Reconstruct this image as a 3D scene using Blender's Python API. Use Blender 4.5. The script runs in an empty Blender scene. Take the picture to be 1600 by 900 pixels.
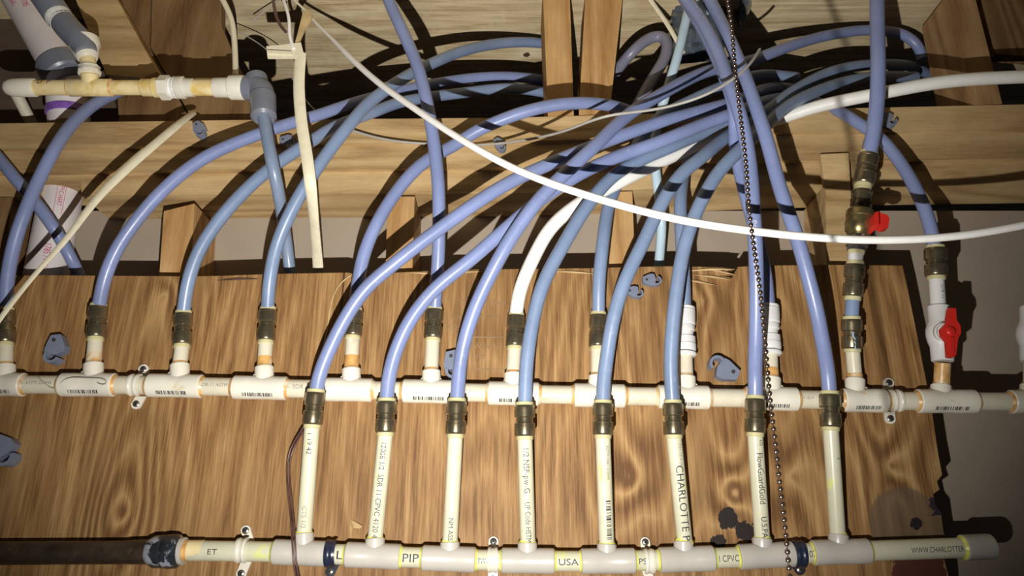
import bpy, bmesh, math, random
from mathutils import Vector, Matrix
random.seed(7)
S = bpy.context.scene
C = S.collection
PI = math.pi

# ------------------------------------------------------------------ camera
F = 1155.0                       # focal length in pixels of the 1600 x 900 frame
PITCH = math.radians(20)
CAM = Vector((0.0, -0.92, 1.45))
UPV = Vector((0, -math.sin(PITCH), math.cos(PITCH)))
FWD = Vector((0, math.cos(PITCH), math.sin(PITCH)))
cd = bpy.data.cameras.new('camera'); cam = bpy.data.objects.new('camera', cd); C.objects.link(cam)
cd.sensor_width = 36.0; cd.lens = F / 1600 * 36.0; cd.clip_start = 0.01
cam.location = CAM; cam.rotation_euler = (math.radians(90) + PITCH, 0, 0)
S.camera = cam

# ------------------------------------------------------------------ world, flash, exposure
w = bpy.data.worlds.new('world'); S.world = w; w.use_nodes = True
w.node_tree.nodes['Background'].inputs[0].default_value = (0.55, 0.6, 0.8, 1)
w.node_tree.nodes['Background'].inputs[1].default_value = 0.013
S.view_settings.view_transform = 'Standard'; S.view_settings.look = 'None'
S.view_settings.gamma = 1; S.view_settings.use_curve_mapping = False
S.view_settings.exposure = 0.0

def U(px, py, Y):
    """the point seen at pixel (px,py) on the vertical plane y = Y"""
    d = Vector(((px - 800) / F, 0, 0)) + UPV * ((450 - py) / F) + FWD
    return CAM + d * ((Y - CAM.y) / d.y)

LIGHT = CAM + Vector((-0.03, 0, 0)) - UPV * 0.165 + FWD * 0.10
ld = bpy.data.lights.new('flash', 'SPOT'); lo = bpy.data.objects.new('flash', ld); C.objects.link(lo)
lo.location = LIGHT
tgt = U(735, 290, 0.0)
lo.rotation_euler = (tgt - LIGHT).to_track_quat('-Z', 'Y').to_euler()
ld.energy = 54; ld.spot_size = math.radians(106); ld.spot_blend = 1.0; ld.shadow_soft_size = 0.0035
ld.color = (1.0, 0.97, 0.92)

# ------------------------------------------------------------------ materials
class NT:
    def __init__(s, name):
        s.m = bpy.data.materials.new(name); s.m.use_nodes = True
        s.t = s.m.node_tree; s.b = s.t.nodes['Principled BSDF']
    def n(s, typ, **kw):
        nd = s.t.nodes.new(typ)
        for k, v in kw.items(): setattr(nd, k, v)
        return nd
    def l(s, a, b): s.t.links.new(a, b)
    def val(s, sock, v):
        if hasattr(v, 'is_output') or isinstance(v, bpy.types.NodeSocket): s.l(v, sock)
        else: sock.default_value = v
    def math(s, op, a, b=0.0, c=None):
        nd = s.n('ShaderNodeMath', operation=op)
        s.val(nd.inputs[0], a); s.val(nd.inputs[1], b)
        if c is not None: s.val(nd.inputs[2], c)
        return nd.outputs[0]
    def obj(s, scale=(1, 1, 1), src=None):
        if src is None: src = s.n('ShaderNodeTexCoord').outputs['Object']
        mp = s.n('ShaderNodeMapping'); mp.inputs['Scale'].default_value = scale
        s.l(src, mp.inputs[0]); return mp.outputs[0]
    def noise(s, vec, scale, detail=4, rough=0.55, dist=0.0):
        nd = s.n('ShaderNodeTexNoise'); s.l(vec, nd.inputs['Vector'])
        nd.inputs['Scale'].default_value = scale; nd.inputs['Detail'].default_value = detail
        nd.inputs['Roughness'].default_value = rough; nd.inputs['Distortion'].default_value = dist
        return nd.outputs[0]
    def ramp(s, fac, stops):
        r = s.n('ShaderNodeValToRGB'); s.l(fac, r.inputs[0]); e = r.color_ramp.elements
        e[0].position, e[0].color = stops[0][0], (*stops[0][1], 1)
        e[1].position, e[1].color = stops[-1][0], (*stops[-1][1], 1)
        for p, c in stops[1:-1]:
            x = e.new(p); x.color = (*c, 1)
        return r.outputs[0]
    def mix(s, fac, a, b, mode='MIX'):
        m = s.n('ShaderNodeMix', data_type='RGBA', blend_type=mode)
        s.val(m.inputs[0], fac)
        for sock, v in ((m.inputs[6], a), (m.inputs[7], b)):
            if isinstance(v, tuple): sock.default_value = (*v[:3], 1)
            else: s.l(v, sock)
        return m.outputs[2]
    def bump(s, h, strength=0.3, dist=0.001):
        b = s.n('ShaderNodeBump'); b.inputs['Strength'].default_value = strength
        b.inputs['Distance'].default_value = dist; s.l(h, b.inputs['Height']); s.l(b.outputs[0], s.b.inputs['Normal'])
    def out(s, col, rough=0.5, metal=0.0, spec=0.5):
        s.val(s.b.inputs['Base Color'], (*col, 1) if isinstance(col, tuple) else col)
        s.val(s.b.inputs['Roughness'], rough); s.b.inputs['Metallic'].default_value = metal
        s.b.inputs['Specular IOR Level'].default_value = spec
        return s.m

def plain(name, col, rough=0.5, metal=0.0, var=0.12, scale=60, dirt=None, spec=0.5, bump=0.0, dirtpos=(0.58, 0.72)):
    k = NT(name); v = k.obj()
    n = k.noise(v, scale, 3)
    c = k.ramp(n, [(0.3, tuple(x * (1 - var) for x in col)), (0.7, tuple(min(1, x * (1 + var)) for x in col))])
    if dirt:
        n2 = k.noise(v, 38, 4, 0.6, 0.6)
        f = k.ramp(n2, [(dirtpos[0], (0, 0, 0)), (dirtpos[1], (1, 1, 1))])
        c = k.mix(f, c, dirt)
    if bump: k.bump(n, bump, 0.001)
    return k.out(c, rough, metal, spec)

def lumber(name, dark, mid, light, axis='Z', rings=26, var=1.0):
    """sawn softwood with the grain along one axis"""
    k = NT(name)
    st = {'X': (0.10, 1, 1), 'Z': (1, 1, 0.10), 'Y': (1, 0.1, 1)}[axis]
    oi = k.n('ShaderNodeObjectInfo')
    tc = k.n('ShaderNodeTexCoord').outputs['Object']
    ad = k.n('ShaderNodeVectorMath', operation='ADD'); k.l(tc, ad.inputs[0])
    cm = k.n('ShaderNodeCombineXYZ')
    for i in range(3): k.l(k.math('MULTIPLY', oi.outputs['Random'], 7.0 + i), cm.inputs[i])
    k.l(cm.outputs[0], ad.inputs[1])
    v = k.obj(st, ad.outputs[0])
    big = k.noise(v, 7, 2, 0.4, 0.3)
    ring = k.math('FRACT', k.math('MULTIPLY', big, rings))
    ring = k.math('PINGPONG', k.math('MULTIPLY', big, rings), 1.0)
    fib = k.noise(v, 260, 4, 0.7)
    g = k.math('ADD', k.math('MULTIPLY', ring, 0.38), k.math('MULTIPLY', fib, 0.62))
    c = k.ramp(g, [(0.22, dark), (0.5, mid), (0.8, light)])
    blot = k.noise(k.obj((1, 1, 1), ad.outputs[0]), 9, 4, 0.6)
    c = k.mix(k.ramp(blot, [(0.35, (0.0,) * 3), (0.75, (0.55,) * 3)]), c, tuple(x * 0.55 for x in mid))
    vo = k.n('ShaderNodeTexVoronoi'); vo.inputs['Scale'].default_value = 4.5; k.l(k.obj(tuple(0.45 if x < 1 else 1 for x in st), ad.outputs[0]), vo.inputs['Vector'])
    kn = k.ramp(vo.outputs['Distance'], [(0.03, (0.9,) * 3), (0.10, (0.0,) * 3)])
    c = k.mix(kn, c, tuple(x * 0.3 for x in dark))
    k.bump(fib, 0.35, 0.0012)
    return k.out(c, 0.7, 0, 0.25)

def plywood(name, dark, mid, light, knots, axis='Z', blobs=(), halo=None):
    """rotary cut veneer: contour grain that bends round its knots; knots are (x, along, strength, size)"""
    k = NT(name)
    tc = k.n('ShaderNodeTexCoord').outputs['Object']
    sx = k.n('ShaderNodeSeparateXYZ'); k.l(tc, sx.inputs[0])
    X, Z = (sx.outputs[0], sx.outputs[2]) if axis == 'Z' else ((sx.outputs[1], sx.outputs[0]))
    wob = k.noise(k.obj((2.6, 1, 0.35) if axis == 'Z' else (0.12, 1.6, 1), tc), 2.2, 2, 0.5)
    h = k.math('ADD', k.math('MULTIPLY', wob, 1.0), 0.0)
    gs = 0.0
    for (kx, kz, a, s) in knots:
        dx = k.math('SUBTRACT', X, kx); dz = k.math('SUBTRACT', Z, kz)
        r2 = k.math('ADD', k.math('MULTIPLY', k.math('MULTIPLY', dx, dx), 1.6), k.math('MULTIPLY', dz, dz))
        g = k.math('EXPONENT', k.math('MULTIPLY', k.math('SQRT', k.math('ADD', r2, 1e-6)), -1.0 / s))
        h = k.math('ADD', h, k.math('MULTIPLY', g, a))
        gs = k.math('ADD', gs, g)
    v = k.obj((1, 1, 0.05) if axis == 'Z' else (0.05, 1, 1), tc)
    fine = k.noise(v, 150, 5, 0.72)
    fine = k.math('ADD', k.math('MULTIPLY', fine, 0.62), k.math('MULTIPLY', k.noise(k.obj((1, 1, 0.03) if axis == 'Z' else (0.03, 1, 1), tc), 520, 3, 0.6), 0.38))
    h2 = k.math('ADD', h, k.math('MULTIPLY', fine, 0.010))
    ring = k.math('PINGPONG', k.math('MULTIPLY', h2, 44.0), 1.0)
    ring = k.math('POWER', ring, 1.5)
    amp = k.noise(k.obj((1, 1, 1), tc), 5, 2)
    g = k.math('ADD', k.math('MULTIPLY', k.math('SUBTRACT', ring, 0.45), k.math('ADD', k.math('MULTIPLY', amp, 0.22), k.math('MULTIPLY', gs, 0.36))), k.math('ADD', k.math('MULTIPLY', fine, 1.15), -0.07))
    c = k.ramp(g, [(0.34, dark), (0.50, mid), (0.70, light)])
    blot = k.noise(k.obj((1, 1, 0.45), tc), 7, 5, 0.65, 0.5)
    c = k.mix(k.ramp(blot, [(0.42, (0.0,) * 3), (0.72, (0.6,) * 3)]), c, tuple(x * 0.62 for x in mid))
    blot2 = k.noise(k.obj((1, 1, 0.2), tc), 19, 3, 0.6, 0.9)
    c = k.mix(k.ramp(blot2, [(0.55, (0.0,) * 3), (0.75, (0.4,) * 3)]), c, light)
    chk = k.noise(k.obj((1, 1, 0.035), tc), 55, 1, 0.4)            # fine vertical checks
    if axis == 'Z':
        c = k.mix(k.ramp(chk, [(0.735, (0.0,) * 3), (0.76, (0.85,) * 3)]), c, (0.05, 0.02, 0.01))
    if halo:
        hx, hz, hr = halo
        dx = k.math('SUBTRACT', X, hx); dz = k.math('SUBTRACT', Z, hz)
        r = k.math('SQRT', k.math('ADD', k.math('MULTIPLY', dx, dx), k.math('MULTIPLY', dz, dz)))
        f = k.ramp(r, [(hr * 0.93, (0.75,) * 3), (hr, (0.0,) * 3)])
        c = k.mix(f, c, (0.12, 0.085, 0.055))
    for (bx, bz, bs, col) in blobs:
        dx = k.math('SUBTRACT', X, bx); dz = k.math('SUBTRACT', Z, bz)
        r = k.math('SQRT', k.math('ADD', k.math('MULTIPLY', dx, dx), k.math('MULTIPLY', dz, dz)))
        r = k.math('ADD', r, k.math('MULTIPLY', k.math('SUBTRACT', k.noise(k.obj((1, 1, 1), tc), 55, 4, 0.65), 0.5), bs * 2.6))
        c = k.mix(k.math('LESS_THAN', r, bs), c, col)
    k.bump(k.math('ADD', fine, k.math('MULTIPLY', ring, 0.3)), 0.35, 0.0012)
    return k.out(c, 0.62, 0, 0.3)

def pz(px, py):
    p = U(px, py, 0.0); return p.x, p.z

M = {}
kn = [(*pz(192, 800), 0.10, 0.06), (*pz(1395, 728), 0.12, 0.05), (*pz(1148, 770), 0.14, 0.035), (*pz(985, 745), 0.09, 0.05),
      (*pz(258, 463), 0.04, 0.02), (*pz(1100, 470), 0.06, 0.04), (*pz(1240, 745), 0.06, 0.05)]
M['board'] = plywood('plywood_face', (0.13, 0.058, 0.018), (0.285, 0.152, 0.054), (0.46, 0.285, 0.12), kn,
    blobs=[(*pz(1136, 812), .012, (.018, .012, .010)), (*pz(1166, 832), .013, (.018, .012, .010)), (*pz(1122, 846), .008, (.02, .012, .010)),
           (*pz(1432, 818), .007, (.02, .012, .015)), (*pz(1462, 790), .010, (.03, .02, .03)), (*pz(1440, 895), .03, (.10, .03, .02))],
    halo=(*pz(1418, 822), 0.046))
M['sub'] = plywood('subfloor_ply', (0.40, 0.29, 0.15), (0.66, 0.52, 0.31), (0.80, 0.69, 0.46),
                   [(-.2, .03, .012, .03), (-.3, -.35, .015, .05), (-.26, .45, .015, .05)], axis='X', blobs=[(-.2, .027, .006, (.10, .05, .03))])
M['pine'] = lumber('pine_vertical', (0.36, 0.18, 0.06), (0.50, 0.29, 0.115), (0.62, 0.40, 0.18), 'Z')
M['pine_x'] = lumber('pine_plate', (0.33, 0.20, 0.085), (0.53, 0.36, 0.17), (0.66, 0.48, 0.25), 'X')
M['pine_dk'] = lumber('brown_truss_wood', (0.11, 0.055, 0.022), (0.21, 0.12, 0.05), (0.29, 0.18, 0.085), 'Z')
M['pine_rd'] = lumber('reddish_truss_wood', (0.20, 0.11, 0.05), (0.37, 0.22, 0.10), (0.48, 0.30, 0.15), 'Z')
M['wall'] = plain('tan_wall_panel', (0.37, 0.305, 0.235), 0.6, var=0.06, scale=9, bump=0.05, spec=0.3)
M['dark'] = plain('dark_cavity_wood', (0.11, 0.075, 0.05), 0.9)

def pex(name, col):
    k = NT(name); v = k.obj(); n = k.noise(v, 14, 3); n2 = k.noise(v, 170, 4)
    c = k.ramp(n, [(0.3, tuple(x * 0.86 for x in col)), (0.7, tuple(x * 1.12 for x in col))])
    c = k.mix(k.ramp(n2, [(0.62, (0,) * 3), (0.74, (.16,) * 3)]), c, (0.55, 0.55, 0.6))
    k.b.inputs['Subsurface Weight'].default_value = 0.0
    return k.out(c, k.ramp(n2, [(0.3, (.28,) * 3), (0.8, (.45,) * 3)]), 0, 0.5)
M['pexA'] = pex('lavender_blue_tube', (0.205, 0.25, 0.445))
M['pexB'] = pex('steel_blue_tube', (0.19, 0.255, 0.39))
M['pexC'] = pex('greyed_tube', (0.20, 0.20, 0.27))
M['pexP'] = pex('pale_blue_tube', (0.45, 0.58, 0.66))
M['pexG'] = pex('grey_blue_pipe', (0.20, 0.255, 0.36))
M['white_pex'] = plain('white_tube', (0.84, 0.83, 0.78), 0.35, var=0.03)
M['tee'] = plain('cream_fitting', (0.74, 0.70, 0.59), 0.32, var=0.04, dirt=(0.62, 0.44, 0.18), dirtpos=(0.66, 0.78))
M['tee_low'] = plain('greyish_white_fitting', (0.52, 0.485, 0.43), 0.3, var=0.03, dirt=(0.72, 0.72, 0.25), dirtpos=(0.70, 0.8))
M['cpvc'] = plain('cream_pipe', (0.66, 0.61, 0.47), 0.35, var=0.05, dirt=(0.55, 0.42, 0.22), dirtpos=(0.62, 0.78))
M['cpvc_low'] = plain('pale_yellow_pipe', (0.63, 0.61, 0.45), 0.3, var=0.04, dirt=(0.70, 0.74, 0.22), dirtpos=(0.60, 0.74))
M['cpvc_or'] = plain('orange_stained_pipe', (0.80, 0.66, 0.36), 0.35, var=0.10, scale=30, dirt=(0.72, 0.50, 0.14), dirtpos=(0.5, 0.66))
M['primer'] = plain('orange_primer', (0.64, 0.36, 0.12), 0.35, var=0.3, scale=110, dirt=(0.70, 0.60, 0.42), dirtpos=(0.52, 0.64))
M['glue'] = plain('yellow_cement', (0.72, 0.72, 0.12), 0.3, var=0.2, scale=110)
M['brass'] = plain('dull_brass', (0.29, 0.24, 0.15), 0.24, 0.85, var=0.25, scale=70, dirt=(0.17, 0.15, 0.11), spec=0.6)
M['brass_b'] = plain('valve_brass', (0.36, 0.29, 0.13), 0.33, 0.85, var=0.15, scale=120, spec=0.6)
M['collar'] = plain('tan_collar', (0.55, 0.50, 0.27), 0.45, var=0.08)
M['white'] = plain('white_plastic', (0.70, 0.69, 0.68), 0.35, var=0.02)
M['white_cb'] = plain('white_cable_jacket', (0.86, 0.84, 0.80), 0.42, var=0.04, scale=140)
M['cream_cb'] = plain('cream_cable_jacket', (0.72, 0.66, 0.48), 0.5, var=0.07, scale=90)
M['grey_cb'] = plain('grey_wire', (0.36, 0.34, 0.30), 0.5, var=0.1)
M['dark_cb'] = plain('brown_wire', (0.10, 0.05, 0.04), 0.35, var=0.3)
M['paper'] = plain('brown_paper', (0.50, 0.36, 0.17), 0.8, var=0.2)
M['iron'] = plain('dark_painted_pipe', (0.055, 0.038, 0.026), 0.35, 0.3, var=0.35, scale=55, dirt=(0.10, 0.07, 0.04), spec=0.6)
M['rubber'] = plain('black_sealed_joint', (0.022, 0.024, 0.03), 0.25, 0, var=0.4, dirt=(0.34, 0.36, 0.40), dirtpos=(0.54, 0.58), spec=0.7)
M['clipm'] = plain('blue_grey_plastic', (0.175, 0.20, 0.27), 0.38, var=0.08)
M['navy'] = plain('dark_navy_plastic', (0.02, 0.025, 0.05), 0.3, var=0.2)
M['screw'] = plain('screw_steel', (0.30, 0.28, 0.26), 0.3, 0.9)
M['slot'] = plain('screw_slot', (0.02, 0.02, 0.02), 0.8)
M['ball'] = plain('bronze_chain', (0.24, 0.17, 0.125), 0.14, 0.95, var=0.1)
M['greypvc'] = plain('grey_pvc', (0.17, 0.185, 0.225), 0.33, var=0.06)
M['pvc'] = plain('white_drain_pipe', (0.72, 0.66, 0.66), 0.4, var=0.05, scale=24)
M['tape'] = plain('thread_tape', (0.86, 0.85, 0.82), 0.6, var=0.08, bump=0.6, scale=240)
M['purple'] = plain('purple_primer', (0.22, 0.10, 0.42), 0.4, var=0.3)
M['red'] = plain('red_handle', (0.60, 0.025, 0.018), 0.3, var=0.06)
M['ink'] = plain('black_ink', (0.03, 0.03, 0.035), 0.6)
M['inkfade'] = plain('faded_ink', (0.22, 0.21, 0.20), 0.6, var=0.3, scale=200)
M['redink'] = plain('red_ink', (0.55, 0.04, 0.12), 0.6, var=0.3, scale=200)
M['whiteink'] = plain('white_ink', (0.62, 0.66, 0.8), 0.5, var=0.3, scale=300)
M['stamp'] = plain('brown_stamp_ink', (0.25, 0.15, 0.07), 0.7, var=0.2, scale=100)
M['wrap'] = plain('dark_grey_duct_wrap', (0.11, 0.14, 0.18), 0.22, 0.3, var=0.4, scale=40, bump=0.8, spec=0.8)

# ------------------------------------------------------------------ mesh helpers
def link(name, vf, mat, parent=None, origin=None, smooth=35, label=None):
    verts, faces = vf
    if parent is not None:
        o0 = parent['_w']; o0 = Vector(o0)
    else:
        o0 = Vector(origin) if origin is not None else sum((Vector(v) for v in verts), Vector()) / len(verts)
    me = bpy.data.meshes.new(name)
    me.from_pydata([tuple(Vector(v) - o0) for v in verts], [], faces); me.validate()
    bm = bmesh.new(); bm.from_mesh(me); bmesh.ops.recalc_face_normals(bm, faces=bm.faces); bm.to_mesh(me); bm.free()
    if smooth:
        me.polygons.foreach_set('use_smooth', [True] * len(me.polygons))
        me.set_sharp_from_angle(angle=math.radians(smooth))
    me.materials.append(mat)
    o = bpy.data.objects.new(name, me); C.objects.link(o)
    o['_w'] = tuple(o0)
    if parent is not None: o.parent = parent
    else: o.location = o0
    if label: o['label'] = label
    return o
def tag(o, label, cat, group=None, kind=None):
    if kind: o['kind'] = kind
    if label: o['label'] = label
    if cat: o['category'] = cat
    if group: o['group'] = group
    return o
def thing(name, loc, label, cat, group=None):
    o = bpy.data.objects.new(name, None); C.objects.link(o); o.location = loc; o['_w'] = tuple(loc)
    o.empty_display_size = 0.02
    return tag(o, label, cat, group)
def join(*vfs):
    V, Fc = [], []
    for v, f in vfs:
        b = len(V); V += [tuple(x) for x in v]; Fc += [tuple(i + b for i in q) for q in f]
    return V, Fc
def slab(poly, Y, th, dy=None):
    """pixel outline standing on the plane y = Y, extruded back by th"""
    a = [U(x, y, Y) for x, y in poly]; n = len(a)
    b = [p + Vector((0, th, 0)) for p in a]
    f = [tuple(range(n)), tuple(range(2 * n - 1, n - 1, -1))] + [(i, (i + 1) % n, (i + 1) % n + n, i + n) for i in range(n)]
    return a + b, f
def box(x0, x1, y0, y1, z0, z1):
    v = [(x, y, z) for x in (x0, x1) for y in (y0, y1) for z in (z0, z1)]
    return v, [(0, 1, 3, 2), (4, 6, 7, 5), (0, 4, 5, 1), (2, 3, 7, 6), (0, 2, 6, 4), (1, 5, 7, 3)]
def frame(T):
    T = T.normalized(); r = Vector((0, -1, 0))
    if abs(T.dot(r)) > 0.95: r = Vector((0, 0, 1))
    N = (r - T * r.dot(T)).normalized()
    return T, N, T.cross(N)
def lathe(p0, p1, prof, n=24):
    """profile [(distance along, radius)] turned about the line p0 -> p1; distances are fractions of the line"""
    p0, p1 = Vector(p0), Vector(p1); d = p1 - p0; T, N, B = frame(d)
    V, Fc = [], []
    for t, r in prof:
        c = p0 + d * t
        for i in range(n):
            a = 2 * PI * i / n; V.append(c + (N * math.cos(a) + B * math.sin(a)) * r)
    for j in range(len(prof) - 1):
        for i in range(n):
            k = (i + 1) % n; Fc.append((j * n + i, j * n + k, (j + 1) * n + k, (j + 1) * n + i))
    Fc.append(tuple(range(n - 1, -1, -1))); m = (len(prof) - 1) * n; Fc.append(tuple(range(m, m + n)))
    return V, Fc
def cyl(p0, p1, r, n=24, bev=0.0006):
    L = (Vector(p1) - Vector(p0)).length; e = min(0.3, bev / L)
    return lathe(p0, p1, [(0, r - bev), (e, r), (1 - e, r), (1, r - bev)], n)
def spline(pts, step=0.006):
    """centripetal Catmull-Rom through 3D points, evenly stepped"""
    P = [Vector(p) for p in pts]
    P = [P[0] * 2 - P[1]] + P + [P[-1] * 2 - P[-2]]
    out = []
    for i in range(1, len(P) - 2):
        a, b, c, d = P[i - 1:i + 3]
        t0 = 0; t1 = t0 + max((b - a).length, 1e-6) ** .5; t2 = t1 + max((c - b).length, 1e-6) ** .5; t3 = t2 + max((d - c).length, 1e-6) ** .5
        m = max(2, int((c - b).length / step))
        for j in range(m):
            t = t1 + (t2 - t1) * j / m
            A1 = a * ((t1 - t) / (t1 - t0)) + b * ((t - t0) / (t1 - t0)); A2 = b * ((t2 - t) / (t2 - t1)) + c * ((t - t1) / (t2 - t1))
            A3 = c * ((t3 - t) / (t3 - t2)) + d * ((t - t2) / (t3 - t2))
            B1 = A1 * ((t2 - t) / (t2 - t0)) + A2 * ((t - t0) / (t2 - t0)); B2 = A2 * ((t3 - t) / (t3 - t1)) + A3 * ((t - t1) / (t3 - t1))
            out.append(B1 * ((t2 - t) / (t2 - t1)) + B2 * ((t - t1) / (t2 - t1)))
    out.append(P[-2])
    # two light smoothing passes keep the hose free of kinks
    for _ in range(6):
        out = [out[0]] + [(out[i - 1] + out[i] * 2 + out[i + 1]) / 4 for i in range(1, len(out) - 1)] + [out[-1]]
    return out
def sweep(path, r, n=16, flat=1.0, rot=0.0):
    """tube along a 3D path; r number or function of the fraction; flat < 1 squashes it towards the wall"""
    V, Fc = [], []; m = len(path)
    for j, p in enumerate(path):
        T = path[min(j + 1, m - 1)] - path[max(j - 1, 0)]
        T, N, B = frame(T); rr = r(j / (m - 1)) if callable(r) else r
        for i in range(n):
            a = 2 * PI * i / n; V.append(p + N * (math.cos(a) * rr * flat) + B * (math.sin(a) * rr))
    for j in range(m - 1):
        for i in range(n):
            k = (i + 1) % n; Fc.append((j * n + i, j * n + k, (j + 1) * n + k, (j + 1) * n + i))
    Fc.append(tuple(range(n - 1, -1, -1))); q = (m - 1) * n; Fc.append(tuple(range(q, q + n)))
    return V, Fc
def px3(pts): return [U(*p) for p in pts]
def sphere(c, r, seg=12, rings=8, sc=(1, 1, 1)):
    V = []; Fc = []; c = Vector(c)
    V.append(c + Vector((0, 0, r * sc[2])))
    for j in range(1, rings):
        b = PI * j / rings
        for i in range(seg):
            a = 2 * PI * i / seg; V.append(c + Vector((r * math.sin(b) * math.cos(a) * sc[0], r * math.sin(b) * math.sin(a) * sc[1], r * math.cos(b) * sc[2])))
    V.append(c - Vector((0, 0, r * sc[2])))
    for i in range(seg): Fc.append((0, 1 + i, 1 + (i + 1) % seg))
    for j in range(rings - 2):
        for i in range(seg):
            a = 1 + j * seg + i; b = 1 + j * seg + (i + 1) % seg; Fc.append((a, a + seg, b + seg, b))
    e = len(V) - 1; s = 1 + (rings - 2) * seg
    for i in range(seg): Fc.append((e, s + (i + 1) % seg, s + i))
    return V, Fc

_font_cache = {}
def glyphs(text, size, cut):
    key = (text, size, cut)
    if key in _font_cache: return _font_cache[key]
    cu = bpy.data.curves.new('t', 'FONT'); cu.body = text; cu.size = size; cu.resolution_u = 3; cu.space_character = 1.0
    cu.align_y = 'CENTER'
    o = bpy.data.objects.new('t', cu)
    C.objects.link(o); dg = bpy.context.evaluated_depsgraph_get(); me = bpy.data.meshes.new_from_object(o.evaluated_get(dg))
    bm = bmesh.new(); bm.from_mesh(me)
    bmesh.ops.triangulate(bm, faces=bm.faces)
    for _ in range(3):
        es = [e for e in bm.edges if e.calc_length() > cut]
        if not es: break
        bmesh.ops.subdivide_edges(bm, edges=es, cuts=1); bmesh.ops.triangulate(bm, faces=bm.faces)
    v = [tuple(x.co) for x in bm.verts]; f = [tuple(x.index for x in q.verts) for q in bm.faces]
    bm.verts.index_update()
    f = [tuple(x.index for x in q.verts) for q in bm.faces]
    bm.free(); bpy.data.objects.remove(o); bpy.data.curves.remove(cu); bpy.data.meshes.remove(me)
    _font_cache[key] = (v, f); return v, f
def bars(seed, length, height, nb):
    """a barcode: thin strips, as a flat pattern to be wrapped"""
    rr = random.Random(seed); V = []; Fc = []; x = 0
    ws = [rr.choice((1, 1, 2, 3)) for _ in range(nb * 2)]; k = length / sum(ws)
    for i, wd in enumerate(ws):
        if i % 2 == 0:
            b = len(V); n = 5
            for j in range(n):
                y = -height / 2 + height * j / (n - 1); V += [(x, y, 0), (x + wd * k, y, 0)]
            Fc += [(b + 2 * j, b + 2 * j + 1, b + 2 * j + 3, b + 2 * j + 2) for j in range(n - 1)]
        x += wd * k
    return V, Fc
def wrap(pat, path, r, s0=0.0, ang=0.0, flip=False, sx=1.0, sy=1.0):
    """lay a flat pattern on the camera side of a round tube, starting s0 metres along its path"""
    path = [Vector(p) for p in path]
    acc = [0.0]
    for i in range(1, len(path)): acc.append(acc[-1] + (path[i] - path[i - 1]).length)
    V = []
    for (x, y, _) in pat[0]:
        s = min(max(s0 + x * sx, 0), acc[-1] - 1e-6); i = 0
        while i < len(acc) - 2 and acc[i + 1] < s: i += 1
        t = (s - acc[i]) / max(acc[i + 1] - acc[i], 1e-9); c = path[i].lerp(path[i + 1], t)
        T, N, B = frame(path[i + 1] - path[i])
        th = (y * sy) / r + ang; V.append(c + (N * math.cos(th) - B * math.sin(th)) * (r + 0.00025))
    return V, pat[1]
def lettering(parent, text, size, path, r, s0, ang=0.0, mat='ink', sx=1.0, name='printed_lettering'):
    return link(name, wrap(glyphs(text, size, size * 0.22), path, r, s0, ang, sx=sx), M[mat], parent, smooth=0)

# ------------------------------------------------------------------ the setting
def struct(name, vf, mat, smooth=0):
    o = link(name, vf, mat, smooth=smooth); o['kind'] = 'structure'; return o
# subfloor seen from below: the ceiling of this place, in tongue-and-groove strips
ZC = CAM.z + 0.86
ceil = bpy.data.objects.new('ceiling', None); C.objects.link(ceil); ceil.location = (0, 0.4, ZC); ceil['_w'] = (0, 0.4, ZC); ceil['kind'] = 'structure'
edges = [-0.95, -0.35, 0.083, 0.33, 0.72, 1.25]
for i in range(5):
    link('plank', box(-1.9, 1.9, edges[i] + 0.0012, edges[i + 1] - 0.0012, ZC, ZC + 0.018), M['sub'], ceil, smooth=0)
struct('wall_back', box(-1.9, 1.9, 0.107, 0.12, CAM.z - 0.75, CAM.z + 0.50), M['wall'])
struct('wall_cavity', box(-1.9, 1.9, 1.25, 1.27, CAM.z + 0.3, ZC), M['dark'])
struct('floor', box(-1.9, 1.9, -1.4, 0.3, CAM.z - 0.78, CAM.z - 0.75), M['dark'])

# wooden plates of the wall, three boards laid one on another
pl = thing('wall_plate', U(800, 300, 0.06), 'triple pine wall plate running across under the floor trusses', 'wood beam')
link('truss_chord', slab([(-90, 194), (420, 187), (800, 184), (1200, 172), (1700, 161), (1700, 202), (1200, 208), (800, 221), (420, 226), (-90, 235)], 0.012, 0.088), M['pine_x'], pl, smooth=0)
link('upper_plate', slab([(-90, 237.5), (420, 228.5), (800, 223.5), (1200, 210.5), (1700, 204.5), (1700, 246), (1200, 250), (800, 261), (420, 264), (-90, 270)], 0.018, 0.088), M['pine_x'], pl, smooth=0)
link('lower_plate', slab([(-90, 272.5), (420, 266.5), (800, 263.5), (1200, 252.5), (1700, 248.5), (1700, 279), (1440, 283), (1200, 290), (800, 302), (420, 304), (128, 306), (126, 284), (62, 284), (58, 307), (-90, 309)], 0.029, 0.077), M['pine_x'], pl, smooth=0)

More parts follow.
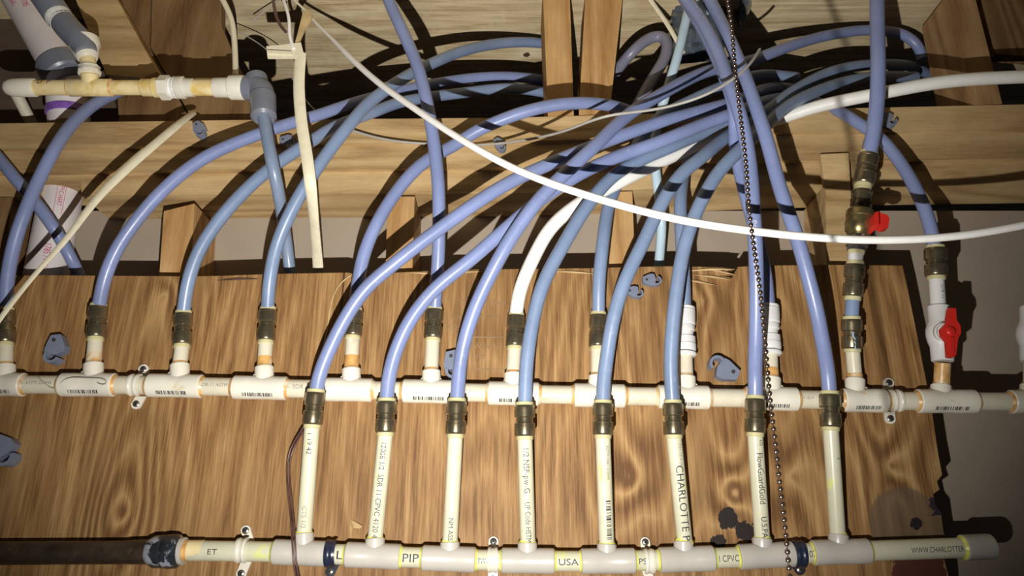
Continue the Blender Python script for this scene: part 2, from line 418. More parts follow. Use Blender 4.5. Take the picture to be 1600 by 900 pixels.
def post(name, poly, Y, th, mat, label, cat='stud', group=None):
    return tag(link(name, slab(poly, Y, th), M[mat], smooth=0), label, cat, group)
post('wall_stud', [(256, 330), (304, 318), (298, 430), (294, 470), (240, 470), (249, 430)], .0255, .08, 'pine', 'pale pine wall stud left of the white flat cable, behind the board')
post('wall_stud', [(606, 307), (648, 307), (644, 424), (642, 470), (596, 470), (602, 424)], .0255, .08, 'pine', 'pine wall stud left of the upright blue tube near the centre')
post('wall_stud', [(953, 300), (988, 299), (992, 415), (994, 470), (948, 470), (950, 415)], .0255, .08, 'pine', 'pine wall stud right of centre, behind the fanned tubes')
post('wall_stud', [(1289, 290), (1328, 289), (1330, 410), (1338, 470), (1297, 470), (1292, 410)], .0255, .08, 'pine_x', 'pine wall stud left of the brass valve with the red handle')
post('wall_stud', [(-60, 309), (18, 308), (8, 434), (4, 480), (-70, 480)], .0255, .08, 'pine_dk', 'brown wall stud at the left edge of the picture')
post('scab_block', [(1282, 241), (1326, 239), (1330, 310), (1291, 311)], .0085, .0075, 'pine_x', 'short wood block lapped over the plates above the right stud', 'wood block')

# open-web floor truss members
post('truss_web', [(848, -14), (890, -14), (897, 192), (857, 193)], .014, .09, 'pine', 'narrow orange-brown pine truss web, left one of the pair at top centre', 'truss web')
post('truss_web', [(915, -14), (974, -14), (951, 190), (904, 191)], .016, .075, 'pine', 'wider slanting pine truss web, right one of the pair at top centre', 'truss web')
post('truss_web', [(112, -16), (175, -16), (246, 112), (222, 122), (166, 116)], .012, .038, 'pine_x', 'diagonal pine truss web descending behind the grey elbow', 'truss web')
post('truss_web', [(1484, -14), (1521, -14), (1566, 162), (1522, 165)], .014, .085, 'pine_rd', 'slanting truss web with reddish foot at upper right', 'truss web')
post('gusset_board', [(170, -18), (236, -18), (234, 76), (300, 191), (186, 191), (182, 118)], .056, .018, 'pine_dk', 'brown board behind the left diagonal truss web', 'board')
post('gusset_board', [(238, -18), (346, -18), (346, 40), (408, 190), (303, 190), (236, 74)], .053, .018, 'pine_dk', 'brown weathered board right of the left diagonal truss web', 'board')
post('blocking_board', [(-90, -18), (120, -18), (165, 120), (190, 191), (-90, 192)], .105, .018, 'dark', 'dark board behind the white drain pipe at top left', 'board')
post('blocking_board', [(1530, -18), (1700, -18), (1700, 96), (1556, 84)], .055, .02, 'pine_dk', 'dark brown blocking board in the upper right corner', 'board')

# crumpled duct wrap
def crumple(poly, Y, seed, amp=.006, n=14):
    """dented sheet with depth between four pixel corners"""
    rr = random.Random(seed); a, b, c, d = poly; V = []; Fc = []
    for j in range(n):
        for i in range(n):
            s, t = i / (n - 1), j / (n - 1)
            x = (a[0] * (1 - s) + b[0] * s) * (1 - t) + (d[0] * (1 - s) + c[0] * s) * t
            y = (a[1] * (1 - s) + b[1] * s) * (1 - t) + (d[1] * (1 - s) + c[1] * s) * t
            V.append(U(x, y, Y + rr.uniform(-amp, amp) + 0.02 * (2 * s - 1) ** 2))
    for j in range(n - 1):
        for i in range(n - 1): q = j * n + i; Fc.append((q, q + 1, q + n + 1, q + n))
    m = len(V); V += [v + Vector((0, 0.03, 0)) for v in V]; Fc += [tuple(reversed([i + m for i in f])) for f in Fc]
    ring = list(range(n)) + [n * k + n - 1 for k in range(1, n)] + list(range(n * n - 2, n * (n - 1) - 1, -1)) + [n * k for k in range(n - 2, 0, -1)]
    for i in range(len(ring)): p, q = ring[i], ring[(i + 1) % len(ring)]; Fc.append((p, q, q + m, p + m))
    return V, Fc
tag(link('duct_wrap', crumple([(1052, -12), (1140, -12), (1132, 76), (1046, 84)], .06, 3), M['wrap'], smooth=15), 'crumpled dark grey foil wrap hanging behind the two front tubes', 'duct wrap')
tag(link('duct_wrap', crumple([(1146, -12), (1182, -12), (1170, 22), (1163, 24)], .05, 4, .003, 8), M['wrap'], smooth=15), 'small dark triangular end of foil wrap right of the ball chain', 'duct wrap')

# ------------------------------------------------------------------ plywood backing board
bp = [(-90, 434), (60, 430), (300, 432), (345, 431), (430, 428), (543, 426), (556, 429), (640, 425), (700, 422), (760, 421), (850, 420), (930, 419), (1000, 417), (1060, 416),
      (1130, 418), (1146, 421), (1128, 425), (1150, 428), (1122, 431), (1144, 434), (1153, 417), (1200, 415), (1300, 414), (1410, 415), (1418, 450), (1432, 520), (1446, 590), (1458, 655), (1466, 710),
      (1472, 742), (1464, 752), (1468, 765), (1458, 772), (1462, 790), (1470, 800), (1474, 830), (1479, 850), (1474, 870), (1482, 900), (1486, 980), (-90, 980)]
board = link('plywood_board', slab(bp, 0.0, 0.018), M['board'], origin=(0, 0, 0), smooth=0)
tag(board, 'weathered knotty plywood board carrying both pipe manifolds', 'plywood board')
def flatprint(parent, text, px, py, size, mat='stamp', rot=0.0, Y=-0.0004, sx=1.0, name='stamped_lettering'):
    v, f = glyphs(text, size, 1); p = U(px, py, Y); cr, sr = math.cos(rot), math.sin(rot)
    return link(name, ([p + Vector(((x * sx) * cr - y * sr, 0, (x * sx) * sr + y * cr)) for x, y, _ in v], f), M[mat], parent, smooth=0)
for t, x, y, s in (('T V/C', 690, 497, .013), ('POS', 694, 512, .013), ('2', 710, 530, .015), ('47-02', 748, 495, .011), ('TER', 716, 473, .012), ('NINX', 760, 474, .011), ('WINELI', 740, 541, .010), ('INS', 742, 557, .009)):
    flatprint(board, t, x, y, s)
for (x0, y0, x1, y1) in ((738, 526, 792, 528), (738, 576, 794, 578), (738, 528, 740, 576)):
    link('stamp_line', slab([(x0, y0), (x1, y0), (x1, y1), (x0, y1)], -.0004, .0003), M['stamp'], board, smooth=0)
# splinters along the torn top edge
for i, (x0, y0, x1, y1) in enumerate([(1070, 424, 1148, 421), (1085, 430, 1142, 437), (1100, 420, 1150, 430), (1060, 436, 1120, 446), (640, 426, 700, 431), (700, 428, 760, 424), (860, 424, 930, 428), (340, 438, 402, 436)]):
    a, b = U(x0, y0, -.0005), U(x1, y1, -.003); mid = (a + b) / 2 + Vector((0, -.002, .0015))
    link('splinter', sweep(spline([a, mid, b], .01), lambda t: .0014 * (1 - abs(2 * t - 1)) + .0003, 6), M['pine_x'] if i != 7 else M['dark_cb'], board)

# ------------------------------------------------------------------ brass couplings and white couplings
def coupling(p0, p1, label, r=.0118, group=None, swap=False):
    """push-fit coupling: p0 at its top, p1 at its foot; two hubs, a neck and two collars"""
    p0, p1 = Vector(p0), Vector(p1); d = p1 - p0
    t = thing('brass_coupling', p1, label, 'pipe coupling', group)
    q = lambda s: p0 + d * s
    link('collar', lathe(q(0.0), q(.10), [(0, r * .74), (.1, r * .86), (.85, r * .88), (1, r * .84)]), M['collar'], t)
    link('body', lathe(q(.09), q(.93), [(0, r * .86), (.015, r * .95), (.05, r), (.10, r), (.11, r * .97), (.14, r * .97), (.15, r), (.38, r), (.405, r * .92), (.415, r * .80), (.47, r * .80), (.475, r * .86), (.495, r * .86), (.50, r * .80), (.57, r * .81), (.58, r * .95), (.60, r), (.66, r), (.67, r * .97), (.69, r * .97), (.70, r), (.93, r), (.97, r * .97), (1, r * .88)], 32), M['brass'], t)
    link('collar', lathe(q(.92), q(1.03), [(0, r * .82), (.2, r * .84), (.8, r * .82), (1, r * .72)]), M['collar'], t)
    return t
def white_coupling(p0, p1, label, r=.0124):
    p0, p1 = Vector(p0), Vector(p1); d = p1 - p0; q = lambda s: p0 + d * s
    t = thing('white_coupling', p1, label, 'pipe coupling')
    link('collar', lathe(q(0), q(.06), [(0, r * .92), (.2, r * .97), (.8, r * .97), (1, r * .9)]), M['white'], t)
    link('body', lathe(q(.07), q(.90), [(0, r * .9), (.01, r), (.10, r), (.12, r * 1.02), (.34, r * 1.0), (.36, r * .90), (.38, r * .95), (.50, r * .93), (.515, r * .80), (.64, r * .80), (.655, r * 1.0), (.80, r * 1.02), (.805, r * .90), (.825, r * .90), (.83, r * 1.06), (.97, r * 1.06), (1, r)], 32), M['white'], t)
    link('collar', lathe(q(.92), q(1.0), [(0, r * 1.0), (.2, r * 1.12), (.6, r * 1.12), (1, r * .9)]), M['white'], t)
    return t

ORD = ['first', 'second', 'third', 'fourth', 'fifth', 'sixth', 'seventh', 'eighth', 'ninth', 'tenth', 'eleventh', 'twelfth']
PR = .0084                       # radius of the flexible tubes

# ------------------------------------------------------------------ upper manifold
import bisect
def lerp(x, xs, ys):
    i = min(max(bisect.bisect(xs, x) - 1, 0), len(xs) - 2); return ys[i] + (ys[i + 1] - ys[i]) * (x - xs[i]) / (xs[i + 1] - xs[i])
UX, UYc = [-80, 0, 150, 275, 410, 545, 670, 800, 935, 1070, 1205, 1350, 1480, 1590, 1700], [601, 601, 601, 602.5, 606, 609, 611.5, 615, 618, 620.5, 623, 626, 627, 628, 629]
uy = lambda x: lerp(x, UX, UYc)
YM = -.020; RT = .0146; RP = .0113; RB = .0088; RBT = .0116
um = thing('upper_manifold', U(670, 611, YM), 'upper horizontal cream pipe with a row of tees, screwed across the plywood', 'pipe manifold')
utees = [(-24, 38, 8, 571), (97, 180, 146, 568), (233, 316, 281, 569), (366, 448, 413, 573), (510, 582, 549, 576), (630, 712, 674, 579), (763, 842, 802, 583), (897, 976, 934, 587), (1028, 1107, 1072, 588), (1165, 1245, 1205, 590), (1316, 1383, 1336, 592), (1433, 1523, 1470, 602), (1578, 1660, 1610, 602)]
def tee(man, xa, xb, xc, yb, cy, Y, mat, rt, rbt, glue, gl_l=True, gl_r=True, code=None, gusset=True):
    a, b = U(xa, cy(xa), Y), U(xb, cy(xb), Y); c = U(xc, cy(xc), Y); top = U(xc, yb, Y)
    e = .0012 / (b - a).length
    body = lathe(a, b, [(0, rt * .93), (e, rt), (.30, rt), (.315, rt * .985), (.685, rt * .985), (.70, rt), (1 - e, rt), (1, rt * .93)], 32)
    br = lathe(c, top, [(0, rbt * .95), (.55, rbt * .97), (.62, rbt), (.96, rbt), (1, rbt * .93)], 28)
    parts = [body, br]
    if gusset:
        for s in (-1, 1):
            x = top.x + s * rbt * .8; z0 = c.z + rt * .9; g = .0055
            v = [(x, Y - .001, z0 - .003), (x + s * g * 1.8, Y - .001, z0 - .003), (x, Y - .001, z0 + g), (x, Y + .010, z0 - .003), (x + s * g * 1.8, Y + .010, z0 - .003), (x, Y + .010, z0 + g)]
            parts.append((v, [(0, 1, 2), (3, 5, 4), (0, 3, 4, 1), (1, 4, 5, 2), (2, 5, 3, 0)]))
    t = link('tee', join(*parts), M[mat], man)
    rp = RP if mat == 'tee' else RP
    for flag, p, s in ((gl_l, a, -1), (gl_r, b, 1)):
        if flag: link('cement_ring', lathe(p - (b - a).normalized() * .0004, p + (b - a).normalized() * s * (.0034 if glue == 'primer' else .0022), [(0, rt * .9), (.4, rt * .86), (1, rp * 1.01)]), M[glue], t)
    link('cement_ring', lathe(top, top + (top - c).normalized() * .0028, [(0, rbt * .9), (1, RB * 1.02)]), M[glue], t)
    if code:
        s0, ln = code
        link('barcode', wrap(bars(int(xa) + 7, ln, .0052, 22), [a, b], rt, s0, -math.radians(47)), M['ink'], t, smooth=0)
    return t
for i, (xa, xb, xc, yb) in enumerate(utees):
    L = (U(xb, uy(xb), YM) - U(xa, uy(xa), YM)).length
    tee(um, xa, xb, xc, yb, uy, YM, 'tee', RT, RBT, 'primer', code=None if i in (4, 7) else (L * .22, L * .58))
xs = [-80] + [v for t_ in utees for v in t_[:2]]
xs = xs[:-1]
for i in range(0, len(xs) - 1, 2):
    x0, x1 = xs[i], xs[i + 1]
    if x1 < -20: continue
    seg = link('pipe_section', cyl(U(x0 - 6, uy(x0), YM), U(x1 + 6, uy(x1), YM), RP), M['cpvc'], um)
    pth = [U(x0 - 6, uy(x0), YM), U(x1 + 6, uy(x1), YM)]
    txt = {38: '<- ASTM D2846', 316: 'SDR-11 ASTM', 448: '<- SDR', 712: 'SR-11 <-', 1245: 'H -S->'}.get(x0)
    if txt: lettering(seg, txt, .0075 if x0 in (448,) else .0058, pth, RP, .006, -.02, 'inkfade')

# stems above the upper tees and what sits on them: (x top, y top of coupling, y foot of coupling, x foot)
ustem = [(8, 482, 541, 8), (154, 475, 532, 149), (287, 486, 543, 284), (419, 480, 537, 415), (554, 482, 529, 551), (679, 480, 533, 676), (807, 489, 546, 804), (935, 488, 547, 934), (1071, 480, 557, 1071), (1202, 477, 555, 1204)]
where = ['at the left edge of the upper row', 'second from left on the upper row', 'third from left on the upper row', 'under the fourth tube of the upper row, left of centre',
         'fifth on the upper row, half hidden behind a front tube', 'sixth on the upper row, above the torn board stamp', 'under the thick white tube on the upper row', 'eighth on the upper row, right of the white tube']
for i, (xt, yt, yf, xf) in enumerate(ustem):
    xc, yb = utees[i][2:]
    a, b = U(xf, yf, YM), U(xc, yb, YM)
    st = link('stem_pipe', cyl(b + (b - a).normalized() * .006, a + (a - b).normalized() * .012, RB), M['cpvc'] if i != 3 else M['cpvc'], um)
    if i in (1, 3, 4, 9): link('primer_stain', lathe(b + (a - b) * .02, b + (a - b) * .42, [(0, RB * 1.03), (.8, RB * 1.03), (1, RB * 1.0)]), M['primer'], st)
    if i < 8: coupling(U(xt, yt, YM), a, 'dull brass push-fit coupling ' + where[i], group='brass push-fit couplings')
white_coupling(U(1071, 480, YM), U(1071, 557, YM), 'white ribbed plastic coupling on the upper row, left of the ball chain')
white_coupling(U(1202, 477, YM), U(1204, 555, YM), 'white ribbed plastic coupling directly behind the ball chain')

# ------------------------------------------------------------------ lower manifold
LX, LYc = [200, 290, 380, 470, 584, 643, 702, 763, 824, 887, 950, 1072, 1134, 1196, 1264, 1313, 1357, 1508, 1560], [862, 860, 860, 864, 868, 871, 873, 875.5, 876, 877, 877, 874, 871.5, 868, 864, 862.5, 861, 855.5, 853.5]
ly = lambda x: lerp(x, LX, LYc)
lm = thing('lower_manifold', U(824, 876, YM), 'lower horizontal white pipe with eight tall risers, along the bottom of the board', 'pipe manifold')
ltees = [(428, 510, 475, 833), (541, 626, 586, 841), (660, 743, 703, 847), (784, 866, 824, 848), (908, 992, 948, 850), (1030, 1115, 1068, 846), (1154, 1239, 1191, 841), (1269, 1357, 1310, 835)]
YL = -.022; RTL = .0140; RPL = .0112
for i, (xa, xb, xc, yb) in enumerate(ltees):
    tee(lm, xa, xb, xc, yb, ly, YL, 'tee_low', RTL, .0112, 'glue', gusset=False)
lsegs = [(284, 428), (510, 541), (626, 660), (743, 784), (866, 908), (992, 1030), (1115, 1154), (1239, 1269), (1357, 1508)]
ltxt = ['ET', 'L', 'PIP', 'PW-', 'USA', 'PS', 'I CPVC', '07', 'WWW.CHARLOTTER']
loff = [.006, .018, .007, .006, .012, .008, .006, .016, .0500]
lsz = [.0085, .013, .013, .008, .010, .009, .010, .010, .0085]
for i, (x0, x1) in enumerate(lsegs):
    pth = [U(x0 - 5, ly(x0), YL), U(x1 + 5, ly(x1), YL)]
    seg = link('pipe_section', cyl(pth[0], pth[1], RPL), M['cpvc_low'], lm)
    v, f = glyphs(ltxt[i], lsz[i], lsz[i] * .22); wid = max(p[0] for p in v); vis = (pth[1] - pth[0]).length - .009
    goal = min(wid * 1.25, vis - .004) if i < 8 else .060
    st_ = .0045 + (vis - goal) * (.5 if i not in (0, 8) else (.35 if i == 0 else .86))
    if i in (1, 3, 5, 7): goal, st_ = {1: (.009, .0165), 3: (.011, .0065), 5: (.009, .0060), 7: (.008, .0180)}[i]
    link('printed_lettering', wrap((v, f), pth, RPL, st_, -.12, sx=goal / wid), M['ink'], seg, smooth=0)
link('end_cap', lathe(U(1503, ly(1503), YL), U(1550, 853.5, YL), [(0, RPL), (.02, RTL * 1.0), (.06, RTL * 1.03), (.10, RTL), (.9, RTL), (.97, RTL * .96), (1, RTL * .82)], 32), M['tee_low'], lm)
link('cement_ring', lathe(U(1500, ly(1500), YL), U(1505, ly(1505), YL), [(0, RPL * 1.01), (1, RTL * 1.0)]), M['glue'], lm)
link('cement_ring', lathe(U(286, 860, YL), U(296, 860, YL), [(0, RPL * 1.1), (.5, RPL * 1.04), (1, RPL * 1.02)]), M['primer'], lm)
link('primer_stain', lathe(U(296, 860, YL), U(318, 860, YL), [(0, RPL * 1.015), (1, RPL * 1.012)]), M['cpvc_or'], lm)
link('white_bushing', lathe(U(278, 861, YL), U(289, 861, YL), [(0, .0145), (.1, .0152), (.9, .0152), (1, .0142)]), M['tee_low'], lm)
# iron supply pipe with its sealed joint
ip = thing('supply_pipe', U(120, 864, YL), 'dark brown metal supply pipe entering from the left at the bottom', 'pipe')
link('pipe', cyl(U(-90, 865, YL), U(232, 863, YL), .0128, 28), M['iron'], ip)
link('ferrule', lathe(U(200, 863, YL), U(238, 862, YL), [(0, .0130), (.2, .0134), (.9, .0136), (1, .0145)], 28), M['iron'], ip)
link('sealed_joint', lathe(U(232, 862, YL), U(283, 861.5, YL), [(0, .0134), (.08, .0155), (.22, .0178), (.46, .0182), (.49, .0170), (.53, .0172), (.56, .0184), (.66, .0190), (.9, .0184), (1, .0150)], 32), M['rubber'], ip, label='black coupling nut smeared with pale sealant')

# risers: (x foot, y foot, x top, y top) and coupling top, with the lean outward
RY0, RY1 = -.022, -.054
ris = [(475, 835, 487.5, 668, 494, 608), (586, 843, 602, 680, 604.5, 622), (703, 849, 711.5, 683, 714, 622), (825, 850, 820, 686, 819.5, 628), (948, 852, 942, 684, 942, 625), (1070, 848, 1053, 684, 1051, 625), (1191, 843, 1180, 681, 1180, 618), (1309, 838, 1298, 672, 1296, 611)]
rtext = [[('1 19 42', .0085, .004), ('CTS 1/2', .0075, .088)], [('12006 1/2  SDR 11 CPVC 4120 4', .0088, .006)], [('NM ASS', .0075, .090)],
         [('1/2 NSF-pw-G', .0095, .008), ('UP Code HSTM', .0085, .070)], [('ASTM F441 D2846', .0050, .008)], [('CTS 1/2 4120', .0045, .006), ('CHARLOTTE P', .0125, .030)],
         [('1/2', .006, .003), ('FlowGuardGold', .0100, .018), ('U.S.PA', .0100, .090)], [('2', .006, .03)]]
for i, (xf, yf, xt, yt, xc, yc) in enumerate(ris):
    foot, top, ct = U(xf, yf, RY0), U(xt, yt, RY1), U(xc, yc, RY1 - .004)
    ax = (top - foot).normalized()
    rp_ = link('riser_pipe', cyl(foot - ax * .006, top + ax * .01, RB), M['cpvc_low'], lm)
    pth = [top, foot]
    total = (top - foot).length
    for (tx, sz, s0) in rtext[i]:
        v, f = glyphs(tx, sz, sz * .22); wid = max(p[0] for p in v)
        room = total - s0 - .004
        goal = {'CHARLOTTE P': .088, '12006 1/2  SDR 11 CPVC 4120 4': .112, 'FlowGuardGold': .058, '1/2 NSF-pw-G': .052, 'UP Code HSTM': .045}.get(tx, wid)
        k = min(goal, room) / wid
        link('printed_lettering', wrap((v, f), pth, RB, s0, .05 if sz > .007 else .4, sx=k), M['inkfade'] if tx in ('ASTM F441 D2846', 'CTS 1/2', 'CTS 1/2 4120') else M['ink'], rp_, smooth=0)
    if i == 4: link('barcode', wrap(bars(5, .044, .0060, 19), pth, RB, .070, .28), M['ink'], rp_, smooth=0)
    link('cement_ring', lathe(foot + ax * .0, foot + ax * .003, [(0, .0105), (1, RB * 1.03)]), M['glue'], rp_)
    coupling(ct, top, 'dark brass push-fit coupling atop the ' + ORD[i] + ' tall riser from left', r=.0121, group='brass push-fit couplings')

# ------------------------------------------------------------------ tubes
def tube(pts, label, mat='pexA', r=PR, name='blue_tube', cat='tube', group='flexible blue tubes', n=18, flat=1.0):
    path = spline(px3(pts))
    o = link(name, sweep(path, r, n, flat), M[mat]); tag(o, label, cat, group); return o, path
tube([(8, 488, -.020), (11, 440, -.030), (21, 385, -.04), (38, 333, -.05), (60, 282, -.052), (87, 230, -.045), (114, 192, -.025), (150, 161, .0), (178, 147, .02), (196, 137, .035)],
     'blue tube rising from the leftmost brass coupling of the upper row')
tube([(-40, 203, -.004), (0, 250, -.004), (22, 277, -.003), (45, 303, .002), (85, 357, .016), (110, 402, .05), (128, 440, .062), (136, 470, .07)],
     'blue tube slanting down right, in front of the cut white pipe at left')
tube([(154, 482, -.020), (162, 440, -.035), (182, 390, -.045), (215, 342, -.052), (260, 292, -.055), (320, 246, -.05), (400, 211, -.035), (450, 194, -.022), (500, 179, -.005), (550, 162, .02), (620, 143, .06), (690, 129, .09), (740, 122, .11), (800, 120, .125), (870, 128, .14)],
     'blue tube from the second upper coupling arching right, passing behind the grey pipe')
tube([(286, 492, -.020), (294, 440, -.035), (312, 390, -.045), (345, 340, -.05), (390, 291, -.05), (432, 256, -.045), (480, 225, -.035), (520, 200, -.02), (587, 174, .01), (625, 160, .035), (725, 145, .08), (800, 138, .105), (860, 146, .13)],
     'blue tube from the third upper coupling arching right, under the fourth one', 'pexB')
tube([(418, 486, -.020), (421, 440, -.037), (432, 385, -.05), (455, 330, -.065), (485, 278, -.075), (520, 228, -.075), (550, 190, -.07), (575, 162, -.06), (612, 134, -.04), (650, 111, -.01), (675, 99, .01), (725, 79, .05), (780, 68, .09), (830, 66, .12), (880, 72, .14)],
     'blue tube from the fourth upper coupling, highest arch left of the truss webs', 'pexB')
tube([(554, 488, -.020), (560, 437, -.035), (572, 387, -.045), (595, 337, -.052), (625, 292, -.055), (650, 264, -.055), (672, 247, -.052), (712, 226, -.045), (740, 207, -.05), (775, 191, -.056), (800, 181, -.06), (850, 167, -.063), (900, 161, -.060), (950, 164, -.045), (990, 176, -.015)],
     'blue tube from the fifth upper coupling crossing under the pair of truss webs')
tube([(600, -22, -.08), (607, 0, -.08), (625, 40, -.085), (650, 97, -.09), (662, 137, -.092), (673, 190, -.092), (680, 240, -.088), (685, 290, -.08), (686, 340, -.068), (685, 400, -.05), (682, 445, -.035), (679, 486, -.020)],
     'blue tube dropping almost straight from the top to the sixth upper coupling')
tube([(935, 494, -.020), (936, 440, -.035), (942, 380, -.045), (950, 325, -.045), (965, 285, -.038), (985, 248, -.034), (1005, 210, -.026), (1030, 184, -.016), (1080, 157, .005), (1137, 132, .03), (1190, 117, .06), (1245, 121, .085)],
     'blue tube from the eighth upper coupling, behind the white tube', 'pexB')
tube([(1070, 484, -.020), (1068, 430, -.035), (1065, 370, -.045), (1063, 310, -.040), (1072, 262, -.012), (1092, 226, .003), (1120, 200, .003), (1150, 180, .03)],
     'blue tube rising from the white coupling left of the ball chain', 'pexB')
tube([(1201, 482, -.020), (1196, 430, -.035), (1183, 370, -.05), (1167, 312, -.06), (1153, 255, -.062), (1148, 218, -.076), (1149, 195, -.100), (1148, 170, -.108), (1136, 130, -.112), (1120, 90, -.105), (1098, 45, -.09), (1073, 4, -.068), (1050, -30, -.05)],
     'blue tube rising from the white coupling behind the ball chain')
# lower row
tube([(494, 612, -.058), (499, 585, -.061), (509, 560, -.066), (535, 505, -.078), (572, 450, -.09), (610, 417, -.098), (650, 385, -.103), (700, 348, -.108), (750, 313, -.11), (800, 283, -.108), (850, 260, -.102), (905, 237, -.09), (950, 220, -.078), (1025, 193, -.06), (1100, 172, -.04), (1145, 160, -.02), (1200, 138, .06), (1250, 140, .16)],
     'blue tube from the first riser, sweeping lowest across the centre')
tube([(604, 626, -.058), (606, 600, -.061), (613, 565, -.066), (638, 505, -.078), (678, 453, -.088), (740, 402, -.098), (800, 349, -.103), (840, 316, -.105), (880, 287, -.103), (925, 262, -.098), (975, 241, -.09), (1025, 224, -.088), (1050, 214, -.085), (1100, 194, -.07), (1147, 177, -.062), (1176, 165, -.025), (1205, 156, .03), (1250, 150, .12)],
     'blue tube from the second riser, passing beneath the third tube')
tube([(714, 626, -.058), (716, 600, -.061), (720, 560, -.067), (732, 510, -.08), (746, 472, -.09), (757, 448, -.097), (782, 400, -.112), (803, 365, -.12), (837, 318, -.13), (865, 288, -.134), (900, 255, -.13), (930, 228, -.122), (960, 198, -.11), (990, 173, -.095), (1025, 152, -.075), (1062, 131, -.055), (1100, 113, -.035), (1140, 103, -.01), (1177, 94, .01), (1200, 85, .02), (1250, 67, .05), (1300, 54, .075), (1360, 47, .09), (1412, 54, .1), (1434, 70, .105), (1442, 92, .11)],
     'blue tube from the third riser whose far end makes the top arc at upper right')
tube([(820, 632, -.058), (821, 600, -.062), (823, 565, -.067), (832, 505, -.075), (848, 445, -.085), (882, 380, -.092), (912, 330, -.09), (940, 293, -.084), (965, 270, -.078), (1003, 249, -.07), (1050, 229, -.06), (1100, 207, -.043), (1140, 190, -.030), (1166, 184, -.018)],
     'blue tube from the fourth riser, next to the thick white tube', 'pexB')
tube([(942, 630, -.058), (943, 600, -.062), (948, 560, -.067), (958, 500, -.08), (974, 445, -.09), (1007, 375, -.1), (1037, 312, -.104), (1062, 275, -.102), (1100, 243, -.094), (1125, 222, -.072), (1160, 198, -.039), (1200, 172, -.028), (1237, 144, .005), (1300, 112, .045), (1362, 101, .08), (1425, 104, .12), (1460, 122, .16)],
     'blue tube from the fifth riser with a middle arc beyond the front pair', 'pexB')
tube([(1051, 630, -.058), (1049, 600, -.063), (1048, 560, -.07), (1054, 480, -.085), (1066, 400, -.1), (1082, 345, -.106), (1105, 297, -.108), (1125, 266, -.106), (1152, 238, -.101), (1188, 205, -.076), (1234, 164, -.038), (1300, 134, .01), (1360, 121, .045), (1430, 120, .09)],
     'blue tube from the sixth riser, leaning right into the bundle', 'pexB')
f1, f1p = tube([(1048, -34, -.075), (1073, 0, -.09), (1100, 39, -.11), (1122, 82, -.13), (1137, 125, -.14), (1155, 175, -.145), (1170, 245, -.145), (1177, 325, -.14), (1181, 400, -.13), (1182, 500, -.1), (1180, 560, -.078), (1180, 590, -.064), (1180, 622, -.058)],
     'blue tube with white print, left one of the front pair, down to the seventh riser')
tube([(1092, -30, -.075), (1112, 5, -.085), (1134, 50, -.105), (1157, 102, -.12), (1176, 152, -.128), (1197, 215, -.13), (1220, 298, -.13), (1245, 370, -.125), (1262, 430, -.115), (1277, 490, -.1), (1289, 555, -.075), (1294, 585, -.063), (1296, 615, -.058)],
     'blue tube, right one of the front pair, down to the eighth riser')
r1, _ = tube([(1370, -24, -.1), (1371, 50, -.1), (1372, 100, -.1), (1371, 150, -.095), (1366, 200, -.085), (1357, 246, -.075)], 'blue tube hanging from the top to the brass valve with red handle', r=.0095)
tube([(1262, 156, .055), (1285, 163, .03), (1310, 173, .005), (1337, 190, -.012), (1372, 213, -.022), (1400, 245, -.035), (1425, 284, -.045), (1445, 327, -.05), (1457, 368, -.05), (1461, 396, -.046)],
     'blue tube curving down to the coupling over the white ball valve')
tube([(940, 152, .118), (954, 126, .112), (967, 106, .09), (987, 82, .06), (1010, 62, .06), (1030, 54, .06), (1042, 63, .055), (1040, 88, .05), (1024, 116, .04), (1005, 148, .03), (990, 178, .03)],
     'greyish tube bent in a tight hairpin behind the bundle', 'pexC', r=.0088)
tube([(1084, -26, -.03), (1079, 0, -.032), (1070, 40, -.034), (1058, 90, -.032), (1045, 132, -.018), (1033, 172, .004), (1023, 220, .002), (1024, 262, .001), (1030, 310, .012), (1034, 345, .03), (1031, 395, .042), (1028, 430, .05), (1026, 460, .055)],
     'pale blue thin tube dropping behind the bundle into the wall', 'pexP', r=.0068, name='pale_tube')
wt, wp = tube([(806, 494, -.020), (812, 455, -.035), (835, 400, -.05), (862, 354, -.059), (905, 318, -.0625), (940, 299, -.0625), (975, 281, -.060), (1025, 256, -.046), (1075, 233, -.030), (1110, 214, -.016), (1160, 199, .0), (1210, 188, .002), (1275, 167, -.02), (1375, 146, -.05), (1475, 128, -.065), (1600, 120, -.07), (1700, 119, -.07)],
     'thick white tube from the seventh upper coupling sweeping off to the right edge', 'white_pex', name='white_tube', group='white tubes', r=.0088)
for tx, s0 in (('o cOMPOST owalow pex', .045),):
    pass
# dotted white print on the front tube, and on its lower run
v, f = glyphs('SDR9 100PSI @ 180F  POTABLE', .0042, .003)
link('printed_lettering', wrap((v, f), f1p, PR, .05, .15, sx=1.5), M['whiteink'], f1, smooth=0)
v, f = glyphs('flow guard gold  1/2', .0060, .003)
link('printed_lettering', wrap((v, f), f1p, PR, .43, -.25, sx=1.7), M['whiteink'], f1, smooth=0)

